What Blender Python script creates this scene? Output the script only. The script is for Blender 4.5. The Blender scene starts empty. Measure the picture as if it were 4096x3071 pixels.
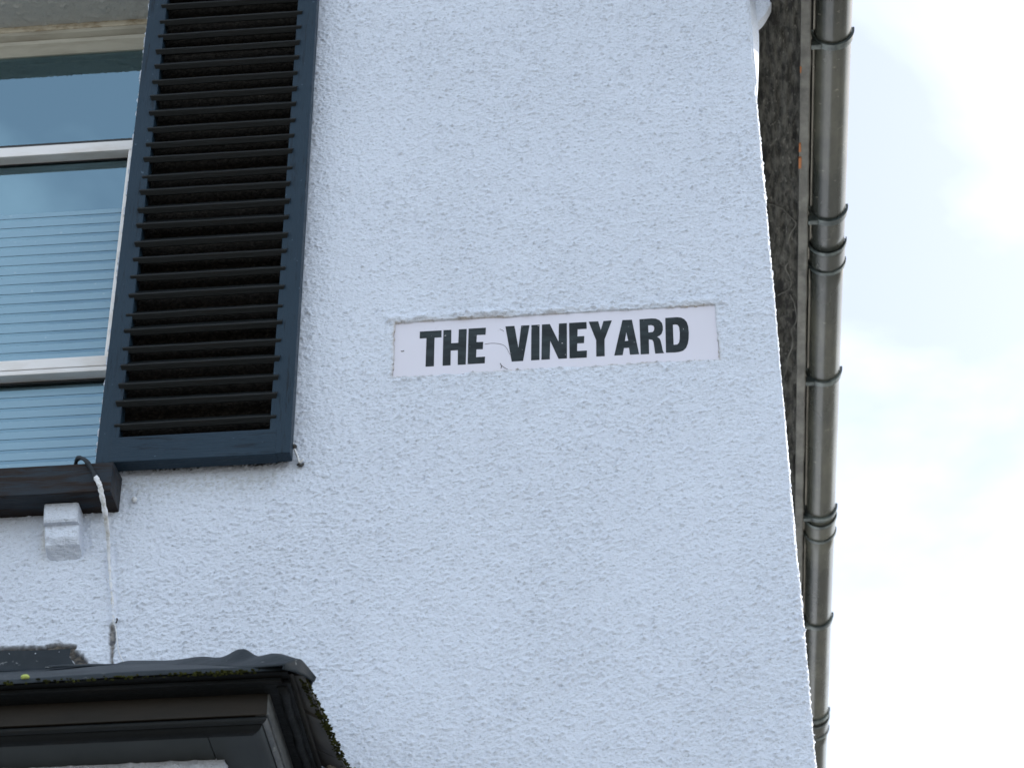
import bpy, bmesh, math, random
import numpy as np
from mathutils import Vector, Matrix
from mathutils.geometry import tessellate_polygon
random.seed(7); rng = np.random.default_rng(11)
R = math.radians
scene = bpy.context.scene
C = scene.collection

# ------------------------------------------------------------------ camera
PITCH, YAW, ROLL, LENS = 0.645146, 0.080763, -0.006486, 87.116
CAM = Vector((0.0, -5.1305, 1.6))
fw = Vector((-math.sin(YAW)*math.cos(PITCH), math.cos(YAW)*math.cos(PITCH), math.sin(PITCH)))
rt0 = Vector((math.cos(YAW), math.sin(YAW), 0)); up0 = rt0.cross(fw)
rt = math.cos(ROLL)*rt0 + math.sin(ROLL)*up0
up = -math.sin(ROLL)*rt0 + math.cos(ROLL)*up0
cd = bpy.data.cameras.new('camera'); cam = bpy.data.objects.new('camera', cd); C.objects.link(cam)
M3 = Matrix((rt, up, -fw)).transposed().to_4x4()
cam.matrix_world = Matrix.Translation(CAM) @ M3
cd.lens = LENS; cd.sensor_width = 36; cd.sensor_fit = 'HORIZONTAL'; cd.clip_start = .1; cd.clip_end = 3000
cd.dof.use_dof = True; cd.dof.focus_distance = 6.45; cd.dof.aperture_fstop = 6.3
scene.camera = cam

# ------------------------------------------------------------------ sky and sun
CLOUD_SEED = 1.3
SUN_EL, SUN_AZ = 34.0, 64.0          # azimuth from +Y (behind the house) towards +X
world = bpy.data.worlds.new('World'); scene.world = world; world.use_nodes = True
nt = world.node_tree; nt.nodes.clear()
N = nt.nodes.new; Lk = nt.links.new
wo = N('ShaderNodeOutputWorld'); bg = N('ShaderNodeBackground'); Lk(bg.outputs[0], wo.inputs[0])
sky = N('ShaderNodeTexSky'); sky.sky_type = 'NISHITA'; sky.sun_disc = False
sky.sun_elevation = R(SUN_EL); sky.sun_rotation = R(SUN_AZ); sky.air_density = 0.8; sky.dust_density = 4.0; sky.ozone_density = 1.0
tc = N('ShaderNodeTexCoord'); sep = N('ShaderNodeSeparateXYZ'); Lk(tc.outputs['Generated'], sep.inputs[0])
def wmath(op, a, b=None):
    m = N('ShaderNodeMath'); m.operation = op
    for i, v in enumerate((a, b)):
        if v is None: continue
        if isinstance(v, (int, float)): m.inputs[i].default_value = v
        else: Lk(v, m.inputs[i])
    return m.outputs[0]
den = wmath('ADD', wmath('MAXIMUM', sep.outputs[2], 0.0), 0.22)
cx = wmath('DIVIDE', sep.outputs[0], den); cy = wmath('DIVIDE', sep.outputs[1], den)
cmb = N('ShaderNodeCombineXYZ'); Lk(cx, cmb.inputs[0]); Lk(cy, cmb.inputs[1]); cmb.inputs[2].default_value = CLOUD_SEED
cn = N('ShaderNodeTexNoise'); cn.inputs['Scale'].default_value = 1.9; cn.inputs['Detail'].default_value = 9; cn.inputs['Roughness'].default_value = .55; cn.inputs['Distortion'].default_value = .5
Lk(cmb.outputs[0], cn.inputs['Vector'])
cr = N('ShaderNodeMapRange'); cr.inputs[1].default_value = .42; cr.inputs[2].default_value = .72; cr.inputs[3].default_value = .18; cr.inputs[4].default_value = .85
Lk(cn.outputs[0], cr.inputs[0])
hz = N('ShaderNodeMapRange'); hz.inputs[1].default_value = .0; hz.inputs[2].default_value = .70; hz.inputs[3].default_value = .9; hz.inputs[4].default_value = 0   # haze thickens towards the horizon
Lk(sep.outputs[2], hz.inputs[0]); cf = wmath('MAXIMUM', cr.outputs[0], hz.outputs[0])
mx = N('ShaderNodeMix'); mx.data_type = 'RGBA'
Lk(cf, mx.inputs[0]); Lk(sky.outputs[0], mx.inputs[6]); mx.inputs[7].default_value = (9.9, 10.9, 11.7, 1)
Lk(mx.outputs[2], bg.inputs[0]); bg.inputs[1].default_value = 0.10
sd = bpy.data.lights.new('sun', 'SUN'); sd.energy = 3.2; sd.angle = R(.53); sd.color = (1, .95, .86)
sun = bpy.data.objects.new('sun', sd); C.objects.link(sun)
sdir = Vector((math.sin(R(SUN_AZ))*math.cos(R(SUN_EL)), math.cos(R(SUN_AZ))*math.cos(R(SUN_EL)), math.sin(R(SUN_EL))))
sun.rotation_euler = sdir.to_track_quat('Z', 'Y').to_euler(); sun.location = (8, 6, 15)
vs = scene.view_settings; vs.view_transform = 'Standard'; vs.look = 'None'; vs.exposure = 1.16; vs.gamma = 1; vs.use_curve_mapping = False
scene.render.film_transparent = False

# ------------------------------------------------------------------ helpers
def tag(o, label=None, cat=None, group=None, kind=None):
    if label: o['label'] = label
    if cat: o['category'] = cat
    if group: o['group'] = group
    if kind: o['kind'] = kind
    return o
def empty(name, loc=(0, 0, 0)):
    o = bpy.data.objects.new(name, None); C.objects.link(o); o.location = loc; o.empty_display_size = .1; return o
def link(name, me, mat, parent=None):
    o = bpy.data.objects.new(name, me); C.objects.link(o)
    if mat is not None and len(me.materials) == 0: me.materials.append(mat)
    if parent is not None:
        o.parent = parent; o.matrix_parent_inverse = Matrix.Translation(-world_loc(parent))
    return o
def world_loc(o):
    v = Vector(o.location)
    if o.parent is not None: v += world_loc(o.parent) + o.matrix_parent_inverse.translation
    return v
def from_bm(name, bm, mat, parent=None, smooth=False):
    bmesh.ops.recalc_face_normals(bm, faces=bm.faces)
    me = bpy.data.meshes.new(name); bm.to_mesh(me); bm.free()
    if smooth: me.polygons.foreach_set('use_smooth', [True]*len(me.polygons))
    return link(name, me, mat, parent)
def box_bm(bm, x0, x1, y0, y1, z0, z1, bev=0, seg=2):
    b = bmesh.new()
    bmesh.ops.create_cube(b, size=1)
    for v in b.verts:
        v.co = Vector((x0+(v.co.x+.5)*(x1-x0), y0+(v.co.y+.5)*(y1-y0), z0+(v.co.z+.5)*(z1-z0)))
    if bev: bmesh.ops.bevel(b, geom=b.edges[:], offset=bev, segments=seg, affect='EDGES', profile=.6)
    t = bpy.data.meshes.new('t'); b.to_mesh(t); b.free(); bm.from_mesh(t); bpy.data.meshes.remove(t)
def box(name, x0, x1, y0, y1, z0, z1, mat, parent=None, bev=.003):
    bm = bmesh.new(); box_bm(bm, x0, x1, y0, y1, z0, z1, bev); return from_bm(name, bm, mat, parent)
def prism(name, prof, axis, a0, a1, mat, parent=None, bev=0, smooth=False):
    """prof: list of 2-d points; axis 'X' -> prof is (y,z); axis 'Y' -> prof is (x,z)"""
    bm = bmesh.new()
    mk = (lambda p, a: (a, p[0], p[1])) if axis == 'X' else (lambda p, a: (p[0], a, p[1]))
    v0 = [bm.verts.new(mk(p, a0)) for p in prof]; v1 = [bm.verts.new(mk(p, a1)) for p in prof]
    n = len(prof)
    bm.faces.new(v0); bm.faces.new(v1[::-1])
    for i in range(n): bm.faces.new((v0[i], v1[i], v1[(i+1) % n], v0[(i+1) % n]))
    bmesh.ops.recalc_face_normals(bm, faces=bm.faces)
    if bev: bmesh.ops.bevel(bm, geom=bm.edges[:], offset=bev, segments=2, affect='EDGES', profile=.6)
    return from_bm(name, bm, mat, parent, smooth)
def catmull(pts, n):
    out = []
    P = [Vector(p) for p in pts]; P = [P[0]*2-P[1]] + P + [P[-1]*2-P[-2]]
    for i in range(1, len(P)-2):
        for k in range(n):
            t = k/n
            out.append(.5*((2*P[i]) + (P[i+1]-P[i-1])*t + (2*P[i-1]-5*P[i]+4*P[i+1]-P[i+2])*t*t + (3*P[i]-P[i-1]-3*P[i+1]+P[i+2])*t**3))
    out.append(P[-2]); return out
def tube_bm(bm, pts, rad, n=10, jit=0):
    rings = []
    m = len(pts)
    for i, p in enumerate(pts):
        p = Vector(p); d = (Vector(pts[min(i+1, m-1)])-Vector(pts[max(i-1, 0)])).normalized()
        a = d.cross(Vector((0, 0, 1)) if abs(d.z) < .9 else Vector((1, 0, 0))).normalized(); b = d.cross(a)
        r = rad[i] if isinstance(rad, (list, tuple)) else rad
        rings.append([bm.verts.new(p + (a*math.cos(2*math.pi*k/n)+b*math.sin(2*math.pi*k/n))*r*(1+random.uniform(-jit, jit))) for k in range(n)])
    for i in range(m-1):
        for k in range(n): bm.faces.new((rings[i][k], rings[i][(k+1) % n], rings[i+1][(k+1) % n], rings[i+1][k]))
    bm.faces.new(rings[0][::-1]); bm.faces.new(rings[-1])
def noise2(shape, sig, seed=0, wrap=True):
    g = np.random.default_rng(seed).standard_normal(shape)
    fy = np.fft.fftfreq(shape[0])[:, None]; fx = np.fft.rfftfreq(shape[1])[None, :]
    sy, sx = sig if isinstance(sig, tuple) else (sig, sig)
    h = np.fft.irfft2(np.fft.rfft2(g)*np.exp(-2*math.pi**2*((fy*sy)**2+(fx*sx)**2)), s=shape)
    return h/h.std()
def grid_mesh(name, V, mask, mat, parent=None, col=None):
    """V: (r,c,3) array; mask: (r-1,c-1) bool of faces to keep"""
    r, c, _ = V.shape
    idx = np.arange(r*c).reshape(r, c)
    q = np.stack([idx[:-1, :-1], idx[:-1, 1:], idx[1:, 1:], idx[1:, :-1]], -1)[mask]
    used = np.zeros(r*c, bool); used[q.ravel()] = True
    re = np.cumsum(used)-1; q = re[q]; v = V.reshape(-1, 3)[used]
    me = bpy.data.meshes.new(name)
    me.vertices.add(len(v)); me.vertices.foreach_set('co', v.astype(np.float32).ravel())
    me.loops.add(q.size); me.loops.foreach_set('vertex_index', q.astype(np.int32).ravel())
    me.polygons.add(len(q)); me.polygons.foreach_set('loop_start', np.arange(0, q.size, 4, dtype=np.int32))
    me.update(calc_edges=True); me.validate()
    me.polygons.foreach_set('use_smooth', np.ones(len(q), bool))
    if col is not None:
        a = me.color_attributes.new('paint', 'FLOAT_COLOR', 'POINT')
        cc = np.concatenate([col.reshape(-1, 3)[used], np.ones((len(v), 1))], 1)
        a.data.foreach_set('color', cc.astype(np.float32).ravel())
    return link(name, me, mat, parent)

# ------------------------------------------------------------------ materials
class Mat:
    def __init__(s, name, base=(.5, .5, .5), rough=.6, spec=.5, metal=0):
        s.m = bpy.data.materials.new(name); s.m.use_nodes = True; s.t = s.m.node_tree
        s.b = s.t.nodes['Principled BSDF']; s.out = s.t.nodes['Material Output']
        s.b.inputs['Base Color'].default_value = (*base, 1); s.b.inputs['Roughness'].default_value = rough
        s.b.inputs['Specular IOR Level'].default_value = spec; s.b.inputs['Metallic'].default_value = metal
        s.co = None; s.color = None; s.h = None
    def n(s, t, **kw):
        x = s.t.nodes.new(t)
        for k, v in kw.items(): setattr(x, k, v)
        return x
    def l(s, a, b): s.t.links.new(a, b)
    def coord(s, scale=(1, 1, 1), rot=(0, 0, 0)):
        g = s.n('ShaderNodeTexCoord'); m = s.n('ShaderNodeMapping'); m.inputs['Scale'].default_value = scale; m.inputs['Rotation'].default_value = rot
        s.l(g.outputs['Object'], m.inputs[0]); return m.outputs[0]
    def noise(s, scale, detail=4, rough=.55, stretch=(1, 1, 1), dist=0):
        x = s.n('ShaderNodeTexNoise'); x.inputs['Scale'].default_value = scale; x.inputs['Detail'].default_value = detail; x.inputs['Roughness'].default_value = rough; x.inputs['Distortion'].default_value = dist
        s.l(s.coord(stretch), x.inputs['Vector']); return x.outputs[0]
    def ramp(s, v, a, b, lo=0, hi=1):
        x = s.n('ShaderNodeMapRange'); x.inputs[1].default_value = a; x.inputs[2].default_value = b; x.inputs[3].default_value = lo; x.inputs[4].default_value = hi
        s.l(v, x.inputs[0]); return x.outputs[0]
    def mix(s, fac, a, b, mode='MIX'):
        x = s.n('ShaderNodeMix', data_type='RGBA', blend_type=mode)
        for k, v in ((0, fac), (6, a), (7, b)):
            if isinstance(v, (int, float)): x.inputs[k].default_value = v
            elif isinstance(v, tuple): x.inputs[k].default_value = (*v, 1)
            else: s.l(v, x.inputs[k])
        return x.outputs[2]
    def setcol(s, c): s.l(c, s.b.inputs['Base Color'])
    def setrough(s, c): s.l(c, s.b.inputs['Roughness'])
    def bump(s, h, dist=.002, strength=1):
        x = s.n('ShaderNodeBump'); x.inputs['Distance'].default_value = dist; x.inputs['Strength'].default_value = strength
        s.l(h, x.inputs['Height'])
        if s.b.inputs['Normal'].is_linked: s.l(s.b.inputs['Normal'].links[0].from_socket, x.inputs['Normal'])
        s.l(x.outputs[0], s.b.inputs['Normal'])

def render_mat(name, attr, base=(.675, .728, .825)):
    m = Mat(name, base, .9, .25)
    c = m.mix(m.ramp(m.noise(2.2, 5), .3, .7), base, tuple(v*.95 for v in base))
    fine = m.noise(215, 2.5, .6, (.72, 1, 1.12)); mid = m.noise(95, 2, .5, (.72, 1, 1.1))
    c = m.mix(m.ramp(fine, .58, .72, 0, .68), c, (.36, .38, .40))          # shade of the pits painted in as dark specks
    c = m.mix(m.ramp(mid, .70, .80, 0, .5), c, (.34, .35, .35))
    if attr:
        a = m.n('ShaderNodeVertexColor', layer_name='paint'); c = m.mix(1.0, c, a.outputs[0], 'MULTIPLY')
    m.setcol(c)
    inv = m.n('ShaderNodeMath', operation='SUBTRACT'); inv.inputs[0].default_value = 1; m.l(fine, inv.inputs[1]); m.bump(inv.outputs[0], .0045, .9)
    return m
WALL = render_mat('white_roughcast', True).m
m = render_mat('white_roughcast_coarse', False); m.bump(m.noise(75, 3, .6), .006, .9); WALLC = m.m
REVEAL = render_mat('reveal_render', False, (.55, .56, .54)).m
def paint_mat(name, base, worn, rough=.42, grain=(1, 1, 1), amt=.25, spec=.13):
    m = Mat(name, base, rough, spec)
    w = m.ramp(m.noise(13, 8, .70, grain), .565, .63, 0, amt)
    c = m.mix(w, base, worn); c = m.mix(m.ramp(m.noise(3, 4), .3, .7, 0, .35), c, tuple(v*1.5 for v in base))
    c = m.mix(m.ramp(m.noise(60, 2, .5), .74, .78, 0, .4), c, tuple(min(.5, v*4+.06) for v in base))
    m.setcol(c); m.setrough(m.ramp(m.noise(25, 4), .3, .7, rough-.08, rough+.14))
    m.bump(m.noise(14, 7, .7, tuple(g*2 for g in grain)), .003, .8)
    return m.m
STILE = paint_mat('slate_blue_paint_upright', (.017, .033, .051), (.006, .008, .011), .40, (6, 6, .6), .75)
RAIL = paint_mat('slate_blue_paint_rail', (.017, .033, .051), (.005, .006, .008), .42, (.6, 6, 8), .9)
BAYB = paint_mat('bay_shaded_black_paint', (.006, .007, .0075), (.009, .0075, .006), .5, (.6, 3, 6), .7, .10)  # black includes the deep shade under the bay eaves
SLAT = paint_mat('shaded_slat_paint', (.007, .009, .010), (.007, .0055, .0045), .36, (.6, 6, 6), .7, .20)  # shutter paint darkened to near black, shade of the down-facing slats included
m = Mat('peeling_black_sill', (.02, .02, .022), .45, .15)
w = m.ramp(m.noise(5, 9, .72, (1, 5, 11), .6), .44, .56)
c = m.mix(w, (.020, .028, .038), (.018, .012, .010)); m.setcol(c)
m.setrough(m.ramp(w, 0, 1, .36, .7) if False else m.ramp(m.noise(20, 3), .3, .7, .4, .6)); m.bump(m.noise(5, 9, .72, (1, 5, 11), .6), .004, .7)
SILL = m.m
UPVC = Mat('window_frame_plastic', (.72, .71, .70), .35, .5)
UPVC.setcol(UPVC.mix(UPVC.ramp(UPVC.noise(7, 6, .6, (1, 3, 3)), .45, .75), (.74, .73, .73), (.60, .56, .52))); UPVC = UPVC.m
m = Mat('cream_sealant', (.55, .49, .38), .8); m.setcol(m.mix(m.ramp(m.noise(18, 6, .7, (1, 1, 2)), .45, .62), (.58, .53, .42), (.34, .27, .18))); m.bump(m.noise(40, 4), .003, .6); SEAL = m.m
m = Mat('shaded_cream_frame', (.42, .40, .33), .5, .4); m.setcol(m.mix(m.ramp(m.noise(6, 5, .6, (1, 3, 6)), .4, .7), (.44, .42, .35), (.30, .275, .22))); HEADF = m.m  # frame colour darkened to hold the shade under the reveal
GASKET = Mat('black_gasket', (.015, .015, .015), .5).m
FILM = Mat('frosted_film', (.46, .53, .53), .25, .7); FILM.setcol(FILM.mix(FILM.ramp(FILM.noise(70, 3, .6), .68, .74, 0, .5), (.21, .36, .47), (.5, .6, .66))); FILM = FILM.m
# glass: part mirror, part clear (a sealed double pane)
gm = bpy.data.materials.new('window_glass'); gm.use_nodes = True; t = gm.node_tree; t.nodes.clear()
go = t.nodes.new('ShaderNodeOutputMaterial'); gx = t.nodes.new('ShaderNodeMixShader'); gt = t.nodes.new('ShaderNodeBsdfTransparent'); gg = t.nodes.new('ShaderNodeBsdfGlossy')
gt.inputs[0].default_value = (.72, .84, .86, 1); gg.inputs[0].default_value = (.56, .86, 1, 1); gg.inputs['Roughness'].default_value = 0.0
gf = t.nodes.new('ShaderNodeFresnel'); gf.inputs[0].default_value = 4.6
t.links.new(gf.outputs[0], gx.inputs[0]); t.links.new(gt.outputs[0], gx.inputs[1]); t.links.new(gg.outputs[0], gx.inputs[2]); t.links.new(gx.outputs[0], go.inputs[0])
GLASS = gm
m = Mat('weathered_lead', (.05, .062, .075), .5, .2); m.setcol(m.mix(m.ramp(m.noise(8, 6, .6), .35, .7), (.013, .019, .025), (.026, .034, .042))); m.bump(m.noise(10, 5), .006, .6); m.bump(m.noise(26, 7, .7), .003, .8)
m.setcol(m.mix(m.ramp(m.noise(38, 4, .6), .66, .72, 0, .55), m.b.inputs['Base Color'].links[0].from_socket, (.35, .37, .38))); LEAD = m.m
m = Mat('moss', (.05, .06, .012), 1, .1); m.setcol(m.mix(m.ramp(m.noise(60, 4), .35, .65), (.010, .011, .005), (.040, .044, .011))); MOSS = m.m
LICHEN = Mat('pale_lichen', (.38, .45, .12), .9).m
m = Mat('slate', (.05, .05, .05), .7); m.setcol(m.mix(m.ramp(m.noise(12, 6), .4, .7), (.045, .046, .047), (.09, .088, .08))); m.bump(m.noise(30, 5, .6), .003, .6); SLATE = m.m
m = Mat('brown_black_fascia_paint', (.035, .03, .024), .5, .25); m.setcol(m.mix(m.ramp(m.noise(4, 5, .6, (1, 1, 3)), .4, .7), (.013, .011, .008), (.021, .016, .011))); m.bump(m.noise(6, 6, .6, (1, 1, 8)), .002, .4); FASCIA = m.m
m = Mat('worn_grey_paint', (.08, .085, .085), .5, .5)
c = m.mix(m.ramp(m.noise(14, 7, .7, (1, .6, 2)), .42, .64), (.040, .045, .048), (.12, .124, .12)); c = m.mix(m.ramp(m.noise(60, 4, .6), .64, .70, 0, .6), c, (.20, .20, .18)); m.setcol(c); m.bump(m.noise(30, 6, .7), .003, .8); WORN = m.m
m = Mat('grey_soffit_paint', (.06, .066, .066), .45, .2); m.setcol(m.mix(m.ramp(m.noise(5, 4), .3, .7), (.018, .022, .023), (.030, .035, .034))); m.bump(m.noise(9, 4), .002, .3); BSOFF = m.m
m = Mat('weathered_soffit', (.16, .16, .14), .75, .35)
c = m.mix(m.ramp(m.noise(34, 7, .66, (2.0, .45, 1)), .40, .62), (.016, .016, .014), (.105, .104, .090))
c = m.mix(m.ramp(m.noise(64, 5, .6, (1.6, .6, 1)), .60, .68, 0, .9), c, (.17, .167, .147))
c = m.mix(m.ramp(m.noise(9, 6, .65, (1.2, .6, 1)), .54, .62, 0, .9), c, (.013, .013, .012))
m.setcol(c); m.bump(m.noise(24, 8, .7, (2.2, .6, 1)), .014, 1); m.bump(m.noise(7, 5, .6, (1.5, .5, 1)), .012, .7); SOFF = m.m
m = Mat('weathered_fascia', (.22, .215, .19), .6, .4); c = m.mix(m.ramp(m.noise(12, 6, .65, (1, .8, 1)), .4, .65), (.08, .08, .070), (.17, .168, .148)); m.setcol(c); m.bump(m.noise(30, 6), .004, .7); SFASC = m.m
m = Mat('aged_gutter', (.045, .048, .044), .3, .6); c = m.mix(m.ramp(m.noise(4, 6, .65, (1, .5, 1)), .42, .66), (.030, .034, .030), (.085, .086, .068)); c = m.mix(m.ramp(m.noise(30, 4), .66, .72, 0, .6), c, (.2, .19, .16)); m.setcol(c); m.setrough(m.ramp(m.noise(6, 5, .6, (1, .5, 1)), .3, .7, .16, .34)); m.bump(m.noise(8, 3, .5, (1, .4, 1)), .001, .15); GUT = m.m
m = Mat('gutter_bracket_plastic', (.035, .048, .05), .4, .5); m.setcol(m.mix(m.ramp(m.noise(22, 5), .45, .65), (.034, .046, .046), (.13, .155, .145))); BRK = m.m
m = Mat('grime', (.3, .28, .22), .9); m.setcol(m.mix(m.ramp(m.noise(60, 4), .4, .6), (.10, .09, .07), (.42, .40, .35))); GRIME = m.m
m = Mat('sign_enamel', (.70, .67, .72), .38, .5)
c = m.mix(m.ramp(m.noise(3.5, 5, .6), .35, .7), (.665, .66, .745), (.63, .62, .69)); c = m.mix(m.ramp(m.noise(45, 3, .6), .70, .75, 0, .5), c, (.42, .38, .34)); m.setcol(c); PLATE = m.m
m = Mat('sign_edge_rust', (.33, .24, .16), .85); PEDGE = m.m
m = Mat('sign_black_lettering', (.025, .035, .04), .36, .3)
c = m.mix(m.ramp(m.noise(7, 6, .62, (1, 1, 3.2)), .44, .66), (.006, .011, .013), (.024, .036, .040)); c = m.mix(m.ramp(m.noise(70, 3, .6), .70, .73, 0, .9), c, (.45, .45, .46)); m.setcol(c); INK = m.m
SCR = Mat('hairline_mark', (.10, .09, .09), .8).m
CBLK = paint_mat('cable_black_paint', (.022, .028, .034), (.01, .01, .01), .45)
m = Mat('cable_white_paint', (.70, .71, .72), .8); m.setcol(m.mix(m.ramp(m.noise(45, 4, .7), .5, .66), (.70, .72, .75), (.42, .41, .38))); m.bump(m.noise(130, 3), .004, .9); CWHT = m.m
IRON = Mat('dark_iron', (.03, .028, .026), .6).m
m = Mat('pale_street', (.2, .19, .17), .9); m.setcol(m.mix(m.noise(30, 5), (.085, .082, .075), (.14, .134, .12))); ASPH = m.m
m = Mat('paving', (.22, .21, .19), .85); m.setcol(m.mix(m.noise(3, 6), (.17, .165, .15), (.26, .25, .23))); PAVE = m.m
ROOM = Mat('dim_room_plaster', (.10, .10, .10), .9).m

# ------------------------------------------------------------------ ground
bm = bmesh.new(); v = [bm.verts.new(p) for p in ((-600, -600, 0), (600, -600, 0), (600, 600, 0), (-600, 600, 0))]; bm.faces.new(v)
tag(from_bm('ground', bm, ASPH), kind='structure')
bm = bmesh.new(); box_bm(bm, -14, 14, -3.2, -.02, .004, .13, .01); tag(from_bm('pavement', bm, PAVE), kind='structure')
bm = bmesh.new(); box_bm(bm, .62, 9, -.01, 14, .004, .13, .01); tag(from_bm('side_path', bm, PAVE), kind='structure')

# ------------------------------------------------------------------ the house
XC, XO, ZH, ZS = .281, -1.497, 7.03, 5.19            # corner, window opening edge, opening head and foot
house = empty('house', (-2.9, 2.5, 0))
tag(house, 'white roughcast house filling the frame, with its outer corner against the sky', 'house')

ST = .0028
xs = np.arange(-2.1, XC-.0045, ST); jo = int(round((XO+2.1)/ST)); xs = -2.1+(np.arange(len(xs)))*ST + (XO+2.1-jo*ST)
r0 = XC - xs[-1]
na = 8; ang = np.linspace(0, math.pi/2, na+1)[1:]
ny = 70
bx = np.concatenate([xs, xs[-1]+r0*np.sin(ang), np.full(ny, XC)])
by = np.concatenate([np.zeros(len(xs)), r0-r0*np.cos(ang), r0+np.arange(1, ny+1)*ST*1.1])
nx_ = np.concatenate([np.zeros(len(xs)), np.sin(ang), np.ones(ny)])
nyv = np.concatenate([-np.ones(len(xs)), -np.cos(ang), np.zeros(ny)])
z0 = 4.28; zs = np.arange(z0, 7.10, ST); io = int(round((ZH-z0)/ST)); zs = zs + (ZH-z0-io*ST)
iS = int(round((ZS-zs[0])/ST))
rr, cc = len(zs), len(bx)
X = np.broadcast_to(bx, (rr, cc)).copy(); Y = np.broadcast_to(by, (rr, cc)).copy(); Z = np.broadcast_to(zs[:, None], (rr, cc)).copy()
n1 = noise2((rr, cc), (.60, .85), 1); n2 = noise2((rr, cc), .42, 2); n3 = noise2((rr, cc), (.75, 1.3), 3); nL = noise2((rr, cc), 30, 4); nM = noise2((rr, cc), 9, 5); nA = noise2((rr, cc), 40, 12)
def soft(a): return np.log1p(np.exp(2.2*a))/2.2
def stip(k1, k2, k3):
    h = soft(k1-.25)*.0023 + soft(k2-.4)*.0011 + soft(k3-.4)*.0009
    return h - h.mean()
amp = np.clip(1+.10*nA, .7, 1.4)
h = stip(n1, n2, n3)*amp; hs0 = h.copy(); h = h + nL*.0008 + nM*.0004
# occasional fatter clots of render
n6 = noise2((rr, cc), 2.2, 6); h += np.clip(n6-2.1, 0, 1.2)*.003
n7 = noise2((rr, cc), 1.2, 16); h -= np.clip(n7-2.4, 0, 1)*.005
col = np.ones((rr, cc, 3))
front = X < XC-.002
# recess that holds the name plate
j1 = noise2((rr, cc), 1.6, 7)*.0007 + noise2((rr, cc), 7, 8)*.0007
sx0, sx1, sz0, sz1 = -.7265, .1235, 5.5205, 5.6985
d = np.maximum(np.maximum(sx0-X, X-sx1), np.maximum(sz0-Z, Z-sz1)) + j1
ins = (d < 0) & front
lip = np.exp(-((d-.016)/.010)**2)*((Z > sz1)*1.0+.2*np.clip(1-np.abs(d)/.03, 0, 1))
h = np.where(front, h + lip*.0050*(1+.35*nM.clip(-1, 2)), h)
ragged = front & (d > 0) & (d < .045) & (Z > sz1)
h = np.where(ragged, h + np.clip(n3, -1, 2)*.0022*np.exp(-d/.03), h)
h = np.where(ins, -.014, h)
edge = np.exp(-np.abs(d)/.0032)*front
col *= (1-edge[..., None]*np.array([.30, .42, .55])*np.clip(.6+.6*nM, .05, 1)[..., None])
# black overspray behind the shutter, fading out in speckle beyond its edge
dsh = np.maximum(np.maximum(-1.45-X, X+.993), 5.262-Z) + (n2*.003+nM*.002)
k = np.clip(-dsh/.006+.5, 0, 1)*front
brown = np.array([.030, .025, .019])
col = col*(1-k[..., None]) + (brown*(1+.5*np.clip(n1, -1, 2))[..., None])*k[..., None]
# broken-out chase above the lead flashing and the torn patch at its end
def seg(ax, az, bx_, bz):
    tx, tz = bx_-ax, bz-az; u = np.clip(((X-ax)*tx+(Z-az)*tz)/(tx*tx+tz*tz), 0, 1)
    return np.hypot(X-ax-u*tx, Z-az-u*tz)
dch = np.minimum(seg(-2.2, 4.743, -1.50, 4.7415)-.0085, seg(-1.507, 4.735, -1.463, 4.686)-.008) + nM*.0035 + n3*.0016
k = np.clip(-dch/.005+.5, 0, 1)*front
h = h - k*.011
h += np.exp(-(dch/.008)**2)*(dch > 0)*.0012*front
mort = np.array([.11, .085, .055])
col = col*(1-k[..., None]*.92) + (mort*np.clip(1+.7*n1, .15, 2.0)[..., None])*k[..., None]*.92
# hole where the cable surface has fallen away
dh = seg(-1.407, 4.80, -1.398, 4.685) - .0035 + nM*.0025 + n3*.0008 - .003*np.exp(-((Z-4.755)/.03)**2)
k = np.clip(-dh/.004+.5, 0, 1)*front
h = h - k*.009; col = col*(1-k[..., None]*.85) + (np.array([.26, .22, .17])*np.clip(1+.5*n3, .2, 2.4)[..., None])*k[..., None]*.85
# plaster blobs and the line of filler that covers the cable
h += .006*np.exp(-((X+1.452)**2+(Z-4.715)**2)/.018**2)*front
dc = seg(-1.432, 5.02, -1.402, 4.80); h += front*.0045*np.exp(-(dc/.006)**2)
h -= front*.003*np.exp(-((dc-.011)/.004)**2)
# faint rust by the bracket; speckled darkening just below the shutter
k = np.exp(-((X+1.60)/.012)**2-((Z-5.07)/.05)**2)*front*.55
col *= 1-k[..., None]*np.array([.05, .22, .5])
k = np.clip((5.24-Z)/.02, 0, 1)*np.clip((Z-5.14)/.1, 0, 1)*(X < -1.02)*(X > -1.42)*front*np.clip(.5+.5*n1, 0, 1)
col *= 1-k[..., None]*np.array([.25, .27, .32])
pit_shade = np.clip((-hs0*560-.75)*1.0, 0, 1)*(~ins)  # low spots of the stipple: their shade goes into the vertex colour
col *= 1-pit_shade[..., None]*np.array([.34, .34, .33])
h = np.where(nx_ > .05, h*.65, h); X += nx_*h; Y += nyv*h
# ragged arris at the opening and a slightly uneven corner
wob = noise2((rr, cc), (40, 3), 9)*.0007; X += wob*(nx_ > .2)
jj = noise2((rr, 1), (1.6, 1), 10)[:, 0]
for q, wgt in ((jo, 1), (jo+1, .5)): X[iS:io+1, q] += np.clip(jj[iS:io+1], -1.2, 1.5)*.0026*wgt
mask = np.ones((rr-1, cc-1), bool); mask[iS:io, :jo] = False
V = np.stack([X, Y, Z], -1)
grid_mesh('wall', V, mask, WALL, house, col)
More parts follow.
